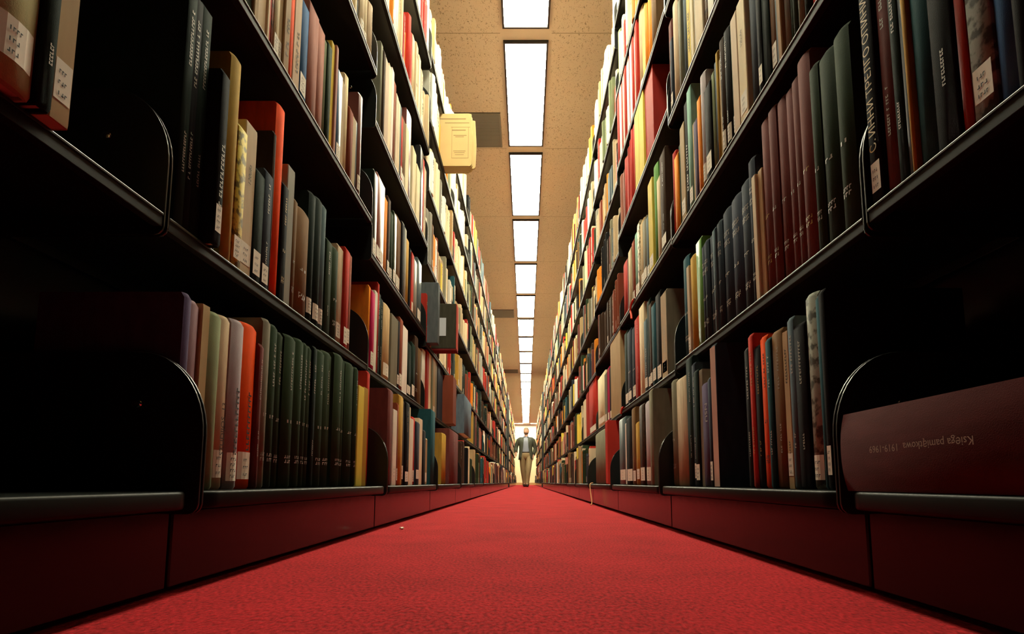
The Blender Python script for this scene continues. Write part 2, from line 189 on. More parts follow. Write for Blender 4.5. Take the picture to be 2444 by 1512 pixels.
# ---------------------------------------------------------------- helpers
def link(o,parent=None):
    col.objects.link(o)
    if parent is not None: o.parent=parent
    return o
def mesh_obj(name,vs,fs,mats,parent=None,midx=None,smooth=None):
    me=bpy.data.meshes.new(name); me.from_pydata(vs,[],fs)
    for m in (mats if isinstance(mats,(list,tuple)) else [mats]): me.materials.append(m)
    if midx: me.polygons.foreach_set('material_index',midx)
    if smooth:
        me.polygons.foreach_set('use_smooth',[True]*len(fs))
    me.update()
    return link(bpy.data.objects.new(name,me),parent)
class MB:
    def __init__(s): s.v=[]; s.f=[]; s.m=[]
    def box(s,x0,x1,y0,y1,z0,z1,mi=0):
        b=len(s.v)
        s.v+=[(x0,y0,z0),(x1,y0,z0),(x1,y1,z0),(x0,y1,z0),(x0,y0,z1),(x1,y0,z1),(x1,y1,z1),(x0,y1,z1)]
        for f in ((0,3,2,1),(4,5,6,7),(0,1,5,4),(1,2,6,5),(2,3,7,6),(3,0,4,7)):
            s.f.append(tuple(b+i for i in f)); s.m.append(mi)
    def quad(s,a,b_,c,d,mi=0):
        b=len(s.v); s.v+=[a,b_,c,d]; s.f.append((b,b+1,b+2,b+3)); s.m.append(mi)
    def prism(s,pts,axis,a,b_,mi=0,flip=False):
        """extrude a 2D outline along an axis ('x','y','z')"""
        n=len(pts); b=len(s.v)
        for t in (a,b_):
            for (p,q) in pts:
                s.v.append({'x':(t,p,q),'y':(p,t,q),'z':(p,q,t)}[axis])
        s.f.append(tuple(b+i for i in range(n))[::-1]); s.f.append(tuple(b+n+i for i in range(n))); s.m+=[mi,mi]
        for i in range(n):
            j=(i+1)%n; s.f.append((b+i,b+j,b+n+j,b+n+i)); s.m.append(mi)
    def build(s,name,mats,parent=None,smooth=False,bevel=0.,fix=True):
        o=mesh_obj(name,s.v,s.f,mats,parent,s.m,smooth)
        if fix or bevel:
            bm=bmesh.new(); bm.from_mesh(o.data)
            if bevel:
                bmesh.ops.bevel(bm,geom=list(bm.edges),offset=bevel,segments=2,affect='EDGES',profile=.5,clamp_overlap=True)
            bmesh.ops.recalc_face_normals(bm,faces=bm.faces); bm.to_mesh(o.data); bm.free()
        return o
def empty(name,loc,rz=0.):
    o=bpy.data.objects.new(name,None); o.empty_display_size=.05
    o.location=loc; o.rotation_euler=(0,0,rz); return link(o)
def tag(o,label,cat,group=None,kind=None):
    if label: o['label']=label
    if cat: o['category']=cat
    if group: o['group']=group
    if kind: o['kind']=kind
    return o
def struct(o): o['kind']='structure'; return o
def smooth_by_angle(o,deg=40):
    me=o.data
    bm=bmesh.new(); bm.from_mesh(me)
    for f in bm.faces: f.smooth=True
    for e in bm.edges:
        if len(e.link_faces)==2 and e.calc_face_angle(0)>math.radians(deg): e.smooth=False
    bm.to_mesh(me); bm.free()
# ---------------------------------------------------------------- setting
mb=MB(); mb.quad((-3,-1.5,0),(3,-1.5,0),(3,27.2,0),(-3,27.2,0)); struct(mb.build('floor',M['carpet']))
mb=MB()
mb.box(-3,-.165,-1.5,27.2,CEIL,CEIL+.05); mb.box(.165,3,-1.5,27.2,CEIL,CEIL+.05); mb.box(-.165,.165,-1.5,27.2,CEIL,CEIL+.05,1)
struct(mb.build('ceiling',[M['tile'],M['strip']]))
mb=MB(); mb.box(-3,3,27,27.1,0,CEIL,0); struct(mb.build('wall_back',M['wallc']))
mb=MB(); mb.box(-3,3,26.965,27,2.12,2.26,0); struct(mb.build('trim_1',M['wallt'],bevel=.004))
mb=MB(); mb.box(-3,3,26.97,27,2.26,CEIL,0); struct(mb.build('trim_2',M['wallw']))
mb=MB(); mb.box(-3,3,26.98,27,0,.11,0); struct(mb.build('baseboard_back',simple('tan_base',(.42,.26,.10),.5)))
mb=MB(); mb.box(-3.1,-3,-1.5,27.1,0,CEIL,0); struct(mb.build('wall_left',M['wallc']))
mb=MB(); mb.box(3,3.1,-1.5,27.1,0,CEIL,0); struct(mb.build('wall_right',M['wallc']))
ORD=['first','second','third','fourth','fifth','sixth','seventh','eighth','ninth','tenth','eleventh','twelfth','thirteenth','fourteenth','fifteenth','sixteenth','seventeenth','eighteenth','nineteenth','twentieth',
'twenty-first','twenty-second','twenty-third','twenty-fourth','twenty-fifth','twenty-sixth','twenty-seventh','twenty-eighth','twenty-ninth','thirtieth']
# ceiling lights
lamp0=None
for n in range(-2,20):
    y=3.246+1.21*n
    if y+1.1>26.9: break
    if lamp0 is None:
        t=empty('ceiling_light',(0,y,CEIL))
        mb=MB()
        for a in ((-.147,-.135,0,1.103),(.135,.147,0,1.103),(-.135,.135,0,.012),(-.135,.135,1.091,1.103)): mb.box(a[0],a[1],a[2],a[3],-.019,0)
        mb.build('frame',M['lampframe'],t)
        mb=MB(); mb.box(-.135,.135,.012,1.091,-.008,-.001); mb.build('diffuser',M['lamp'],t)
        lamp0=t; o=t
    else:
        o=lamp0.copy(); link(o); o.location=(0,y,CEIL)
        for c in lamp0.children:
            d=c.copy(); link(d,o)
    tag(o,'long lit fluorescent ceiling panel, %s from the camera along the aisle'%('nearest' if n==-2 else ORD[n+2]),'ceiling light','ceiling lights above the aisle')
for i,x in enumerate((-.72,.72)):  # extra pair of panels, added to wash the end wall with light
    o=lamp0.copy(); link(o); o.location=(x-.5,26.35,CEIL); o.rotation_euler=(0,0,-PI/2)
    for c in lamp0.children: link(c.copy(),o)
    tag(o,'added light panel set crosswise to brighten the far end wall, %s one'%('left' if i==0 else 'right'),'ceiling light','added fill lights before the end wall')
# air vents
for i,(yv,x0) in enumerate(((3.945,-.70),(8.80,-.70),(13.65,-.70),)):
    t=empty('air_vent',(x0,yv,CEIL))
    mb=MB(); mb.box(0,.50,0,.43,-.004,0); mb.build('backing',M['lampframe'],t)
    mb=MB()
    for a in ((0,.5,0,.012),(0,.5,.418,.43),(0,.012,.012,.418),(.488,.5,.012,.418)): mb.box(a[0],a[1],a[2],a[3],-.009,0)
    mb.build('frame',M['grille'],t)
    mb=MB()
    for j in range(22):
        y=.018+j*.0183; mb.quad((.012,y,-.002),(.488,y,-.002),(.488,y+.014,-.0085),(.012,y+.014,-.0085))
    mb.build('louvre',M['grille'],t)
    tag(t,['grey louvred air vent in the ceiling beside the second light panel','grey louvred air vent in the ceiling, second one along the aisle','grey louvred air vent in the ceiling, farthest of the three'][i],'air vent','ceiling air vents')
# ---------------------------------------------------------------- shelving bays
def sx(s,x): return -x if s=='L' else x
cache={}
def bracket_mesh(depth,h,rad,low):
    key=('br',round(depth,3),round(h,3),round(low,3))
    if key in cache: return cache[key]
    pts=[(-depth,-low),(-.012,-low)]
    for i in range(4):
        a=-PI/2+PI/2*i/3; pts.append((-.012+.012*math.cos(a),-low+.012+.012*math.sin(a)))
    for i in range(13):
        a=PI/2*i/12; pts.append((-rad+rad*math.cos(a),h-rad*1.25+rad*1.25*math.sin(a)))
    pts.append((-depth,h))
    mb=MB(); mb.prism(pts,'y',-.0015,.0015)
    o=mb.build('end_bracket',[M['steel'],M['rivet']],bevel=.0006)
    # bright rivet
    bm=bmesh.new(); bm.from_mesh(o.data)
    for yy in (-.0015,.0015):
        r=bmesh.ops.create_uvsphere(bm,u_segments=10,v_segments=6,radius=.0075,matrix=Matrix.Translation((-.085,yy,h*.62))@Matrix.Diagonal((1,.25,.7,1)))
        for v in r['verts']:
            for f in v.link_faces: f.material_index=1; f.smooth=True
    bm.to_mesh(o.data); bm.free()
    me=o.data; bpy.data.objects.remove(o); cache[key]=me; return me
def board_mesh(base):
    key=('bd',base)
    if key in cache: return cache[key]
    w=P-.012
    mb=MB()
    if base:
        # front lip with a soft nose, rounded at its ends
        pts=[(-.30,0),(-.30,-.016)]
        nose=[]
        mb.box(-.29,-.006,-w/2,w/2,-.022,0,0)
        n=12
        out=[]
        for i in range(n+1):
            u=i/n; y=-w/2+w*u
            out.append((0. ,y))
        o=mb.build('shelf',[M['lip'],M['edge']],fix=True)
        bm=bmesh.new(); bm.from_mesh(o.data)
        fe=[e for e in bm.edges if all(v.co.x>-.02 for v in e.verts)]
        for v in bm.verts:
            if v.co.x>-.02: v.co.x=0.
        vert=[e for e in fe if abs(e.verts[0].co.z-e.verts[1].co.z)>.01]
        bmesh.ops.bevel(bm,geom=vert,offset=.035,segments=6,affect='EDGES',profile=.5)
        hor=[e for e in bm.edges if len(e.link_faces)==2 and e.calc_face_angle(0)>1.2 and all(v.co.x>-.05 for v in e.verts) and abs(e.verts[0].co.z-e.verts[1].co.z)<.001]
        bmesh.ops.bevel(bm,geom=hor,offset=.004,segments=3,affect='EDGES',profile=.5)
        bm.to_mesh(o.data); bm.free(); smooth_by_angle(o,32)
    else:
        mb.box(-.23,0,-w/2,w/2,-.003,0,0)
        mb.box(-.012,0,-w/2,w/2,-.018,-.003,2)
        mb.box(-.23,-.224,-w/2,w/2,-.018,-.003,0)
        mb.box(-.004,0.0012,-w/2,w/2,-.0035,.0001,1)  # slim glossy bead, added to draw a thin highlight along the edge
        o=mb.build('shelf',[M['steel'],M['edge'],M['dull']],bevel=.0008)
    me=o.data; bpy.data.objects.remove(o); cache[key]=me; return me
def kick_mesh():
    if 'kick' in cache: return cache['kick']
    mb=MB(); w=P-.004
    mb.box(-.02,0,-w/2,w/2,.004,HC-.011-.023)
    o=mb.build('kick_plate',M['kick'],bevel=.003); me=o.data; bpy.data.objects.remove(o); cache['kick']=me; return me
def post_mesh():
    if 'post' in cache: return cache['post']
    mb=MB(); mb.box(-.03,.0,-.016,.016,.0,2.30)
    for i in range(70): mb.box(0,.0006,-.003,.003,.10+i*.031,.112+i*.031,1)
    o=mb.build('post',[M['steel'],M['lampframe']]); me=o.data; bpy.data.objects.remove(o); cache['post']=me; return me
def panel_mesh():
    if 'panel' in cache: return cache['panel']
    mb=MB(); w=P-.004; mb.box(-.01,0,-w/2,w/2,.02,2.3)
    o=mb.build('back_panel',M['steel']); me=o.data; bpy.data.objects.remove(o); cache['panel']=me; return me
def endp_mesh():
    if 'endp' in cache: return cache['endp']
    mb=MB(); mb.box(-.32,.0,-.010,.010,.0,2.36)
    o=mb.build('end_panel',M['steel'],bevel=.003); me=o.data; bpy.data.objects.remove(o); cache['endp']=me; return me
SIDE={'L':'left','R':'right'}
for s in 'LR':
    for idx,k in enumerate(BAYS):
        ya=bay_y(k); yc=ya+P/2
        t=empty('bookshelf_bay',(sx(s,XS[s]),yc,0),0 if s=='L' else PI)
        label=('nearest' if idx==0 else ORD[idx])+' black steel bookshelf bay from the camera along the %s side of the aisle'%SIDE[s]
        tag(t,label,'bookshelf','%s hand bookshelf bays'%SIDE[s])
        def ch(me,name,x,y,z,parent=t):
            o=bpy.data.objects.new(name,me); link(o,parent); o.location=(x,y,z); return o
        dk=XS[s]-XK[s]; dl=XS[s]-XLIP[s]
        ch(kick_mesh(),'kick_plate',dk,0,0)
        ch(panel_mesh(),'back_panel',-.236,0,0)
        for sg in (-1,1): ch(post_mesh(),'post',-.232,sg*(P/2-.018),0)
        for r,z in enumerate(shelves(s,k)):
            b=ch(board_mesh(r==0),'shelf',dl if r==0 else 0,0,z)
            for sg in (-1,1):
                o=bpy.data.objects.new('end_bracket',bracket_mesh(.29 if r==0 else .225,.175,.085,.028)); link(o,b)
                o.location=(.001,sg*(P/2-.0036),0)
        if k==L_LAST or k==L_LAST+1:
            far=(k==L_LAST); sg=1 if far else -1
            if s=='R': sg=-sg
            ch(endp_mesh(),'end_panel',.02,sg*(P/2+.011),0)
# ---------------------------------------------------------------- books
def spine_pts(t,rounded,nseg):
    """points across the spine from y=0 to y=t; x<=0, bulging towards the aisle"""
    b=min(.17*t,.006) if rounded else min(.0015,t*.15)
    pts=[]
    if rounded:
        for i in range(nseg+1):
            u=i/nseg; a=(u-.5)*2
            pts.append((-b*(abs(a)**2.2),t*u))
    else:
        pts=[(-b,0),(0,b),(0,t-b),(-b,t)]
    return pts,b
def surf_x(t,rounded,y):
    b=min(.17*t,.006)
    return -b*abs(2*y/t-1)**2.2 if rounded else 0.
def patch(mb,t,rounded,y0,y1,z0,z1,off,mi=0):
    n=4 if (rounded and (y1-y0)>t*.3) else 1
    for i in range(n):
        a=y0+(y1-y0)*i/n; c=y0+(y1-y0)*(i+1)/n
        mb.quad((surf_x(t,rounded,a)+off,a,z0),(surf_x(t,rounded,c)+off,c,z0),(surf_x(t,rounded,c)+off,c,z1),(surf_x(t,rounded,a)+off,a,z1),mi)
def cover_geo(t,h,d,rounded,pb,nseg=8):
    """U-shaped case: two boards and a spine; head and tail caps turned in"""
    sp,b=spine_pts(t,rounded,nseg)
    th=.0008 if pb else .0026
    outer=[(-d,0)]+sp+[(-d,t)]
    inner=[(-d,t-th),(-b-th*1.3,t-th),(-b-th*1.3,th),(-d,th)]
    prof=outer+inner; n=len(prof); no=len(outer)
    rings=[(0,.0025 if not pb else .0004),(.004,0),(h-.007,0),(h,.0045 if not pb else .0006)]
    vs=[];fs=[]
    for z,ret in rings:
        for i,(x,y) in enumerate(prof):
            if 1<=i<no-1: x-=ret
            vs.append((x,y,z))
    for k in range(3):
        for i in range(n):
            j=(i+1)%n; fs.append((k*n+i,k*n+j,(k+1)*n+j,(k+1)*n+i))
    def cap(o):
        f=[]
        a=[o+i for i in range(no)]; q=[o+no+i for i in range(4)]
        # board 1, spine, board 2
        f.append((a[0],a[1],q[2],q[3])); f.append((a[no-2],a[no-1],q[0],q[1]))
        f.append(tuple(a[1:no-1])+(q[1],q[2]))
        return f
    c0=cap(0); fs+=[tuple(reversed(f)) for f in c0]; fs+=cap(3*n)
    return vs,fs
TXT={}
def text_mesh(body,size):
    cu=bpy.data.curves.new('lettering','FONT'); cu.body=body; cu.size=size; cu.extrude=.0; cu.align_x='LEFT'; cu.align_y='CENTER'; cu.resolution_u=2
    o=bpy.data.objects.new('tmp',cu); col.objects.link(o)
    dg=bpy.context.evaluated_depsgraph_get(); dg.update()
    me=bpy.data.meshes.new_from_object(o.evaluated_get(dg)); bpy.data.objects.remove(o); bpy.data.curves.remove(cu)
    return me
def add_text(parent,body,size,y,z,off,m,up=True,name='spine_lettering'):
    me=text_mesh(body,size); me.materials.clear(); me.materials.append(m)
    o=bpy.data.objects.new(name,me); link(o,parent)
    if up: mt=Matrix(((0,0,1,off),(0,-1,0,y),(1,0,0,z),(0,0,0,1)))
    else:  mt=Matrix(((0,0,1,off),(0,1,0,y),(-1,0,0,z),(0,0,0,1)))
    o.matrix_local=mt; return o
def rowdash(mb,t,rd,rr,y0,y1,z0,z1,n,off,mi=0):
    """a line of small printed characters across the spine"""
    w=(y1-y0)/n
    for i in range(n):
        a=y0+i*w; zz=(z1-z0)
        kind=rr.random()
        if kind<.5: patch(mb,t,rd,a+w*.12,a+w*.36,z0,z1,off,mi); patch(mb,t,rd,a+w*.36,a+w*.8,z1-zz*.3,z1,off,mi)
        elif kind<.75: patch(mb,t,rd,a+w*.15,a+w*.8,z0,z0+zz*.3,off,mi); patch(mb,t,rd,a+w*.5,a+w*.75,z0,z1,off,mi)
        else: patch(mb,t,rd,a+w*.3,a+w*.6,z0,z1,off,mi)
def vdash(mb,t,rd,rr,yc,wid,z0,z1,off,mi=0):
    """a title running up the spine"""
    z=z0; step=wid*.95
    while z<z1-step:
        if rr.random()<.14: z+=step*.9; continue
        k=rr.random()
        patch(mb,t,rd,yc-wid/2,yc+wid/2,z,z+step*.28,off,mi)
        if k<.7: patch(mb,t,rd,yc-wid/2,yc-wid*.22,z+step*.28,z+step*.75,off,mi)
        if k>.4: patch(mb,t,rd,yc+wid*.22,yc+wid/2,z+step*.28,z+step*.75,off,mi)
        z+=step*1.02
class Book: pass
books=[]
def addbook(s,k,r,y,t,h,c,fl,X,seed,measured):
    b=Book(); b.s=s;b.k=k;b.r=r;b.y=y;b.t=t;b.h=h;b.c=c;b.fl=fl;b.X=X;b.seed=seed;b.meas=measured
    b.z=shelves(s,k)[r-1]+.0005
    books.append(b)
def face_x(s,k,r):
    return XB1.get((s,k),.42 if s=='L' else .405) if r==1 else XBU[s]
have=set()
for (s,k,r,lst) in ROWS:
    have.add((s,k,r))
    for i,(y,t,h,c,fl) in enumerate(lst):
        pro=0.; f2=fl
        if 'o' in fl:
            q=fl.index('o'); pro=int(fl[q+1:q+3])/1000.; f2=fl[:q]+fl[q+3:]
        addbook(s,k,r,y+.0002,max(t-.0005,.003),h,c,f2,face_x(s,k,r)-pro+R.uniform(-.004,.004),hash((s=='L',k,r,i))&0xffff,True)
PAL='dg bk db mr bg nv br db rb dg dg dg bg bk bk nv nv br br db db rb rb rb rd rd rd mr mr ta ta be be cr cr wh go ol gy sb tl og ye pk sg'.split()
PALW='wh wh wh wh cr cr cr be wh ta gy rd og sg'.split()  # near-white covers: glare of the lamps on upper shelves put into book colour
PALP='cr cr wh be be ta ta br rb rd rd gy sb dg ol mr ye og bk'.split()
AVOID={('L',2,3):((2.538,2.604),(2.695,2.780)),('L',2,6):((2.922,3.022),)}
for s in 'LR':
    for k in BAYS:
        zs=shelves(s,k)
        for r in range(1,len(zs)+1):
            if (s,k,r) in have: continue
            if k==-1 and r<=2: continue
            rr=random.Random((97 if s=='L' else 31)*1000+k*17+r*5)
            lo=bay_y(k)+.0105; hi=bay_y(k)+P-.0105
            if s=='L' and k in(2,3) and r==1: lo+=.0
            gap=(zs[r]-zs[r-1]-.025) if r<len(zs) else .36
            y=lo+(rr.uniform(0,.02)); stop=hi-(rr.uniform(.05,.25) if rr.random()<.25 else .0)
            run=0
            while True:
                if run<=0:
                    run=rr.choice((1,1,1,2,3,4,6)); pal=PALW if ((s=='L' and k in(1,2,3) and r>=5) or (s=='R' and k in(0,1,2,3) and r>=6) or (s=='R' and k==0 and r>=5)) else (PALP if (r>=4 and rr.random()<.7) else PAL)
                    c=rr.choice(pal); h0=rr.uniform(.175,.29); t0=rr.uniform(.012,.048); rd=rr.random()<.5
                h=min(gap,h0+(0 if run>1 and rr.random()<.7 else rr.uniform(-.012,.012))); t=t0*rr.uniform(.85,1.15)
                if y+t>stop: break
                jump=[z for (a,z) in AVOID.get((s,k,r),()) if y<z and y+t>a]
                if jump: y=max(jump)+.001; continue
                fl=('r' if rd else '')+('L' if rr.random()<.35 else '')+('t' if rr.random()<.35 else '')+('s' if rr.random()<.15 else '')
                addbook(s,k,r,y,t,h,c,fl,face_x(s,k,r)+rr.uniform(-.012,.014),rr.randint(0,65535),False)
                y+=t+rr.uniform(.0003,.0012); run-=1
F,TH=1300.,.108
CX,CY=1255.,1150-F*math.tan(TH)
def proj(X,Y,Z):
    Z=Z-HC; f=Y*math.cos(TH)+Z*math.sin(TH)
    return CX+F*X/f, CY-F*(-Y*math.sin(TH)+Z*math.cos(TH))/f
def clipa(b):
    if b.y<.3: return 0
    x=sx(b.s,b.X)
    p=[proj(x,yy,zz) for yy in (b.y,b.y+b.t) for zz in (b.z,b.z+b.h)]
    x0=max(0,min(q[0] for q in p)); x1=min(2444,max(q[0] for q in p)); y0=max(0,min(q[1] for q in p)); y1=min(1512,max(q[1] for q in p))
    return max(0,x1-x0)*max(0,y1-y0)
for b in books: b.area=clipa(b)
order=sorted(books,key=lambda b:-b.area)
single=set(id(b) for b in order[:300])
BAYN=lambda k:('nearest' if k==-1 else ORD[k+1])
ROWN=['','bottom shelf','second shelf','third shelf','fourth shelf','fifth shelf','sixth shelf','seventh shelf']
# labels
cnt={}
for b in books:
    cnt.setdefault((b.s,b.k,b.r,b.c),[]).append(b)
for key,l in cnt.items():
    l.sort(key=lambda b:b.y)
    s,k,r,c=key; cn=COL[c][1]; where='%s, %s %s bay'%(ROWN[r],BAYN(k),SIDE[s])
    for i,b in enumerate(l):
        ad='thin' if b.t<.014 else ('thick' if b.t>.045 else ('tall' if b.h>.30 else ('small' if b.h<.21 else '')))
        if 'p' in b.fl and not ad: ad='paper-covered'
        head=(ad+' '+cn+' book').strip()
        if 'L' in b.fl: head+=' with call label'
        if len(l)==1:
            b.label='%s, the only %s one, %s'%(head,cn,where)
            if len(b.label.replace('-',' ').split())>16: b.label='%s, the only %s one, %s'%((ad+' '+cn+' book').strip(),cn,where)
        else:
            b.label='%s, %s %s one from near end, %s'%(head,ORD[i],cn,where)
            if len(b.label.replace('-',' ').split())>15: b.label='%s, %s %s one from near end, %s'%((ad+' '+cn+' book').strip(),ORD[i],cn,where)
            if len(b.label.replace('-',' ').split())>15: b.label='%s %s book from near end, %s'%(ORD[i],cn,where)
        b.group='books on the %s of the %s %s bay'%(ROWN[r],BAYN(k),SIDE[s])
def loc_of(b):
    return (sx(b.s,b.X), b.y if b.s=='L' else b.y+b.t, b.z), (0 if b.s=='L' else PI)
def build_book(b):
    rr=random.Random(b.seed)
    fl=b.fl; t,h=b.t,b.h; d=min(.205,.12+h*.28); rd='r' in fl and t>.008; pb='p' in fl
    loc,rz=loc_of(b)
    c=COL[b.c][0]; j=rr.uniform(.88,1.12); c=tuple(min(.9,x*j*rr.uniform(.96,1.04)) for x in c)
    t_=empty('book',loc,rz); tag(t_,b.label,'book',b.group)
    if b.s=='R': t_.rotation_euler=(0,0,PI)
    vs,fs=cover_geo(t,h,d,rd,pb)
    mt=M['jacket'] if 'g' in fl else (M['mottled'] if ('m' in fl or 'k' in fl) else (M['card'] if pb else M['cloth']))
    o=mesh_obj('cover',vs,fs,mt,t_); o.color=(*c,1)
    bm=bmesh.new(); bm.from_mesh(o.data); bmesh.ops.recalc_face_normals(bm,faces=bm.faces); bm.to_mesh(o.data); bm.free()
    smooth_by_angle(o,42)
    thk=.0008 if pb else .0026; bb=(min(.17*t,.006) if rd else min(.0015,t*.15))+thk*1.3
    if t>2*thk+.001:
        mb=MB(); ins=.0006 if pb else .0035
        mb.box(-d+(.0006 if pb else .004),-bb-.0003,thk+.0002,t-thk-.0002,ins,h-ins); mb.build('page_block',M['pages'],t_,fix=False)
    dark=sum(COL[b.c][0])<.9
    imp=M['silver'] if dark else M['ink']
    if b.c in('mr','rd','bk') and rr.random()<.3: imp=M['gold']
    if 'L' in fl:
        mb=MB(); z0=.012+rr.uniform(0,.012); lh=rr.uniform(.034,.046); m0=t*.10 if t>.012 else 0
        patch(mb,t,rd,m0,t-m0,z0,z0+lh,.0004,0)
        n=rr.choice((3,4)); 
        for i in range(n):
            zz=z0+lh*(.12+.80*i/n); w_=min(t*.52,.016); rowdash(mb,t,rd,rr,t*.5-w_/2,t*.5+w_*rr.uniform(.2,.5),zz,zz+min(lh*.11,.0042),rr.choice((3,4)),.0008,1)
        mb.build('call_label',[M['label'],M['ink']],t_,fix=False)
    def part(name,fn):
        m2=MB(); fn(m2)
        if m2.f: m2.build(name,imp,t_,fix=False)
    if 's' in fl:
        part('volume_number',lambda q: rowdash(q,t,rd,rr,t*.22,t*.78,h*.42,h*.42+.006,2,.0006))
        part('shelf_mark',lambda q: [rowdash(q,t,rd,rr,t*.22,t*.78,h*zf,h*zf+hh,n,.0006) for (zf,n,hh) in ((.19,4,.0055),(.160,3,.006))])
        if 'S' in fl: part('spine_title',lambda q: [rowdash(q,t,rd,rr,t*.14,t*.86,h*zf,h*zf+.005,5,.0006) for zf in (.78,.755,.70,.675)])
    if 't' in fl:
        w=min(.0055,t*.34); part('spine_title',lambda q: vdash(q,t,rd,rr,t*.52,w,h*rr.uniform(.60,.68),h*.90,.0006))
        if 's' not in fl: part('spine_author',lambda q: vdash(q,t,rd,rr,t*.52,w*.8,h*.22,h*rr.uniform(.32,.42),.0006))
    if 'T' in fl:
        wT=min(.009,t*.4); part('spine_title',lambda q: vdash(q,t,rd,rr,t*.55,wT,h*.20,h*.62,.0006))
    if 'V' in fl or 'v' in fl:
        m2=MB(); patch(m2,t,rd,.0002,t-.0002,.001,h-.006,.0004); q=m2.build('spine_panel',M['card'],t_,fix=False); q.color=(.50,.30,.24,1) if 'V' in fl else (.46,.35,.22,1)
    if 'A' in fl: add_text(t_,'STUDIJOS  13',.0135,t*.62,h*.19,.0008,M['ink'])
    if 'N' in fl: add_text(t_,'NSU',.024,t*.5,h*.80,.0008,M['silver'],up=False)
    if 'C' in fl: add_text(t_,'С. ИННИ ТРЕЛГО ОПИНИ',.0175,t*.5,h*.20,.0008,M['gold'])
    if 'W' in fl: add_text(t_,'120u6a',.013,t*.5,h*.60,.0008,M['ink'])
    if 'R' in fl:pass
    return t_
nb=0
for b in order[:300]: build_book(b)
# every other book of the aisle: one mass of rows
V=[];Fc=[];FC=[];MI=[]
def stuff_book(b):
    rr=random.Random(b.seed)
    (lx,ly,lz),rz=loc_of(b); sgn=1 if rz==0 else -1
    t,h=b.t,b.h; d=min(.20,.12+h*.28); c=COL[b.c][0]; j=rr.uniform(.8,1.2); c=tuple(min(.88,x*j) for x in c)+(1,)
    rd='r' in b.fl and t>.008; near=b.y<7
    sp,bb=spine_pts(t,rd,4 if near else 2)
    prof=[(-d,0)]+sp+[(-d,t)]; n=len(prof); o=len(V)
    for z,ret in ((0,.002),(.004,0),(h-.006,0),(h,.004)) if near else ((0,0),(h,0)):
        for i,(x,y) in enumerate(prof):
            if 1<=i<n-1: x-=ret
            V.append((lx+sgn*x,ly+sgn*y,lz+z))
    nr=4 if near else 2
    for q in range(nr-1):
        for i in range(n):
            jn=(i+1)%n; Fc.append((o+q*n+i,o+q*n+jn,o+(q+1)*n+jn,o+(q+1)*n+i)); FC.append(c)
    Fc.append(tuple(o+i for i in range(n))[::-1]); FC.append((.5,.42,.28,1) if 'p' in b.fl else tuple(x*.8 for x in c[:3])+(1,))
    Fc.append(tuple(o+(nr-1)*n+i for i in range(n))); FC.append((.58,.48,.32,1))
    def pq(y0,y1,z0,z1,cc):
        p=len(V); e=.0006
        for (y,z) in ((y0,z0),(y1,z0),(y1,z1),(y0,z1)):
            V.append((lx+sgn*(surf_x(t,rd,y)*(1 if near else .6)+e),ly+sgn*y,lz+z))
        Fc.append((p,p+1,p+2,p+3)); FC.append(cc)
    if b.y<12:
        if 'L' in b.fl: pq(t*.2,t*.8,.012,.05,(.7,.64,.52,1))
        if 't' in b.fl and near:
            cc=(.35,.31,.22,1) if sum(c[:3])<.9 else (.05,.04,.03,1)
            z=h*.6
            while z<h*.88:
                l=rr.uniform(.004,.02); pq(t*.38,t*.62,z,min(z+l,h*.9),cc); z+=l+.005
        if 's' in b.fl and near:
            cc=(.35,.31,.22,1) if sum(c[:3])<.9 else (.05,.04,.03,1)
            for zf in (.8,.76,.3): pq(t*.22,t*.78,h*zf,h*zf+.006,cc)
for b in order[300:]: stuff_book(b)
so=mesh_obj('book_rows',V,Fc,M['row_cloth'])
at=so.data.attributes.new('Col','FLOAT_COLOR','FACE')
at.data.foreach_set('color',[x for c in FC for x in c])
bm=bmesh.new(); bm.from_mesh(so.data); bmesh.ops.recalc_face_normals(bm,faces=bm.faces); bm.to_mesh(so.data); bm.free()
tag(so,'packed rows of smaller, farther library books filling the black shelves on both sides','books',None,'stuff')
# ---------------------------------------------------------------- loose things
def simple_book(name_label,cat,loc,rot,t,h,d,c,mt,rounded=True,pb=False,group=None,label=False,text=None):
    e=empty('book',loc); e.rotation_euler=rot; tag(e,name_label,cat,group)
    vs,fs=cover_geo(t,h,d,rounded,pb); o=mesh_obj('cover',vs,fs,mt,e); o.color=(*c,1)
    bm=bmesh.new(); bm.from_mesh(o.data); bmesh.ops.recalc_face_normals(bm,faces=bm.faces); bm.to_mesh(o.data); bm.free(); smooth_by_angle(o,42)
    thk=.0026; bb=(min(.28*t,.009) if rounded else .0015)+.004
    mb=MB(); mb.box(-d+.005,-bb,thk,t-thk,.004,h-.004); mb.build('page_block',M['pages'],e,fix=False)
    return e
# thick maroon volume lying on its side, spine to the aisle, lettering upside down
e=simple_book('thick maroon book lying flat on the bottom shelf, spine lettering upside down','book',(.415,.715,HC-.0105),(0,-0.0,0),.093,.36,.24,(.075,.022,.022),M['cloth'])
e.rotation_euler=Matrix(((-1,0,0),(0,0,-1),(0,-1,0))).to_euler()     # lying: thickness up, head away from the camera
e.location=(.386,.6715,HC-.0105+.093)
add_text(e,'Księga pamiątkowa  1919-1969',.0112,.046,.205,.0012,simple('worn_gilt',(.30,.23,.17),.5),up=False)
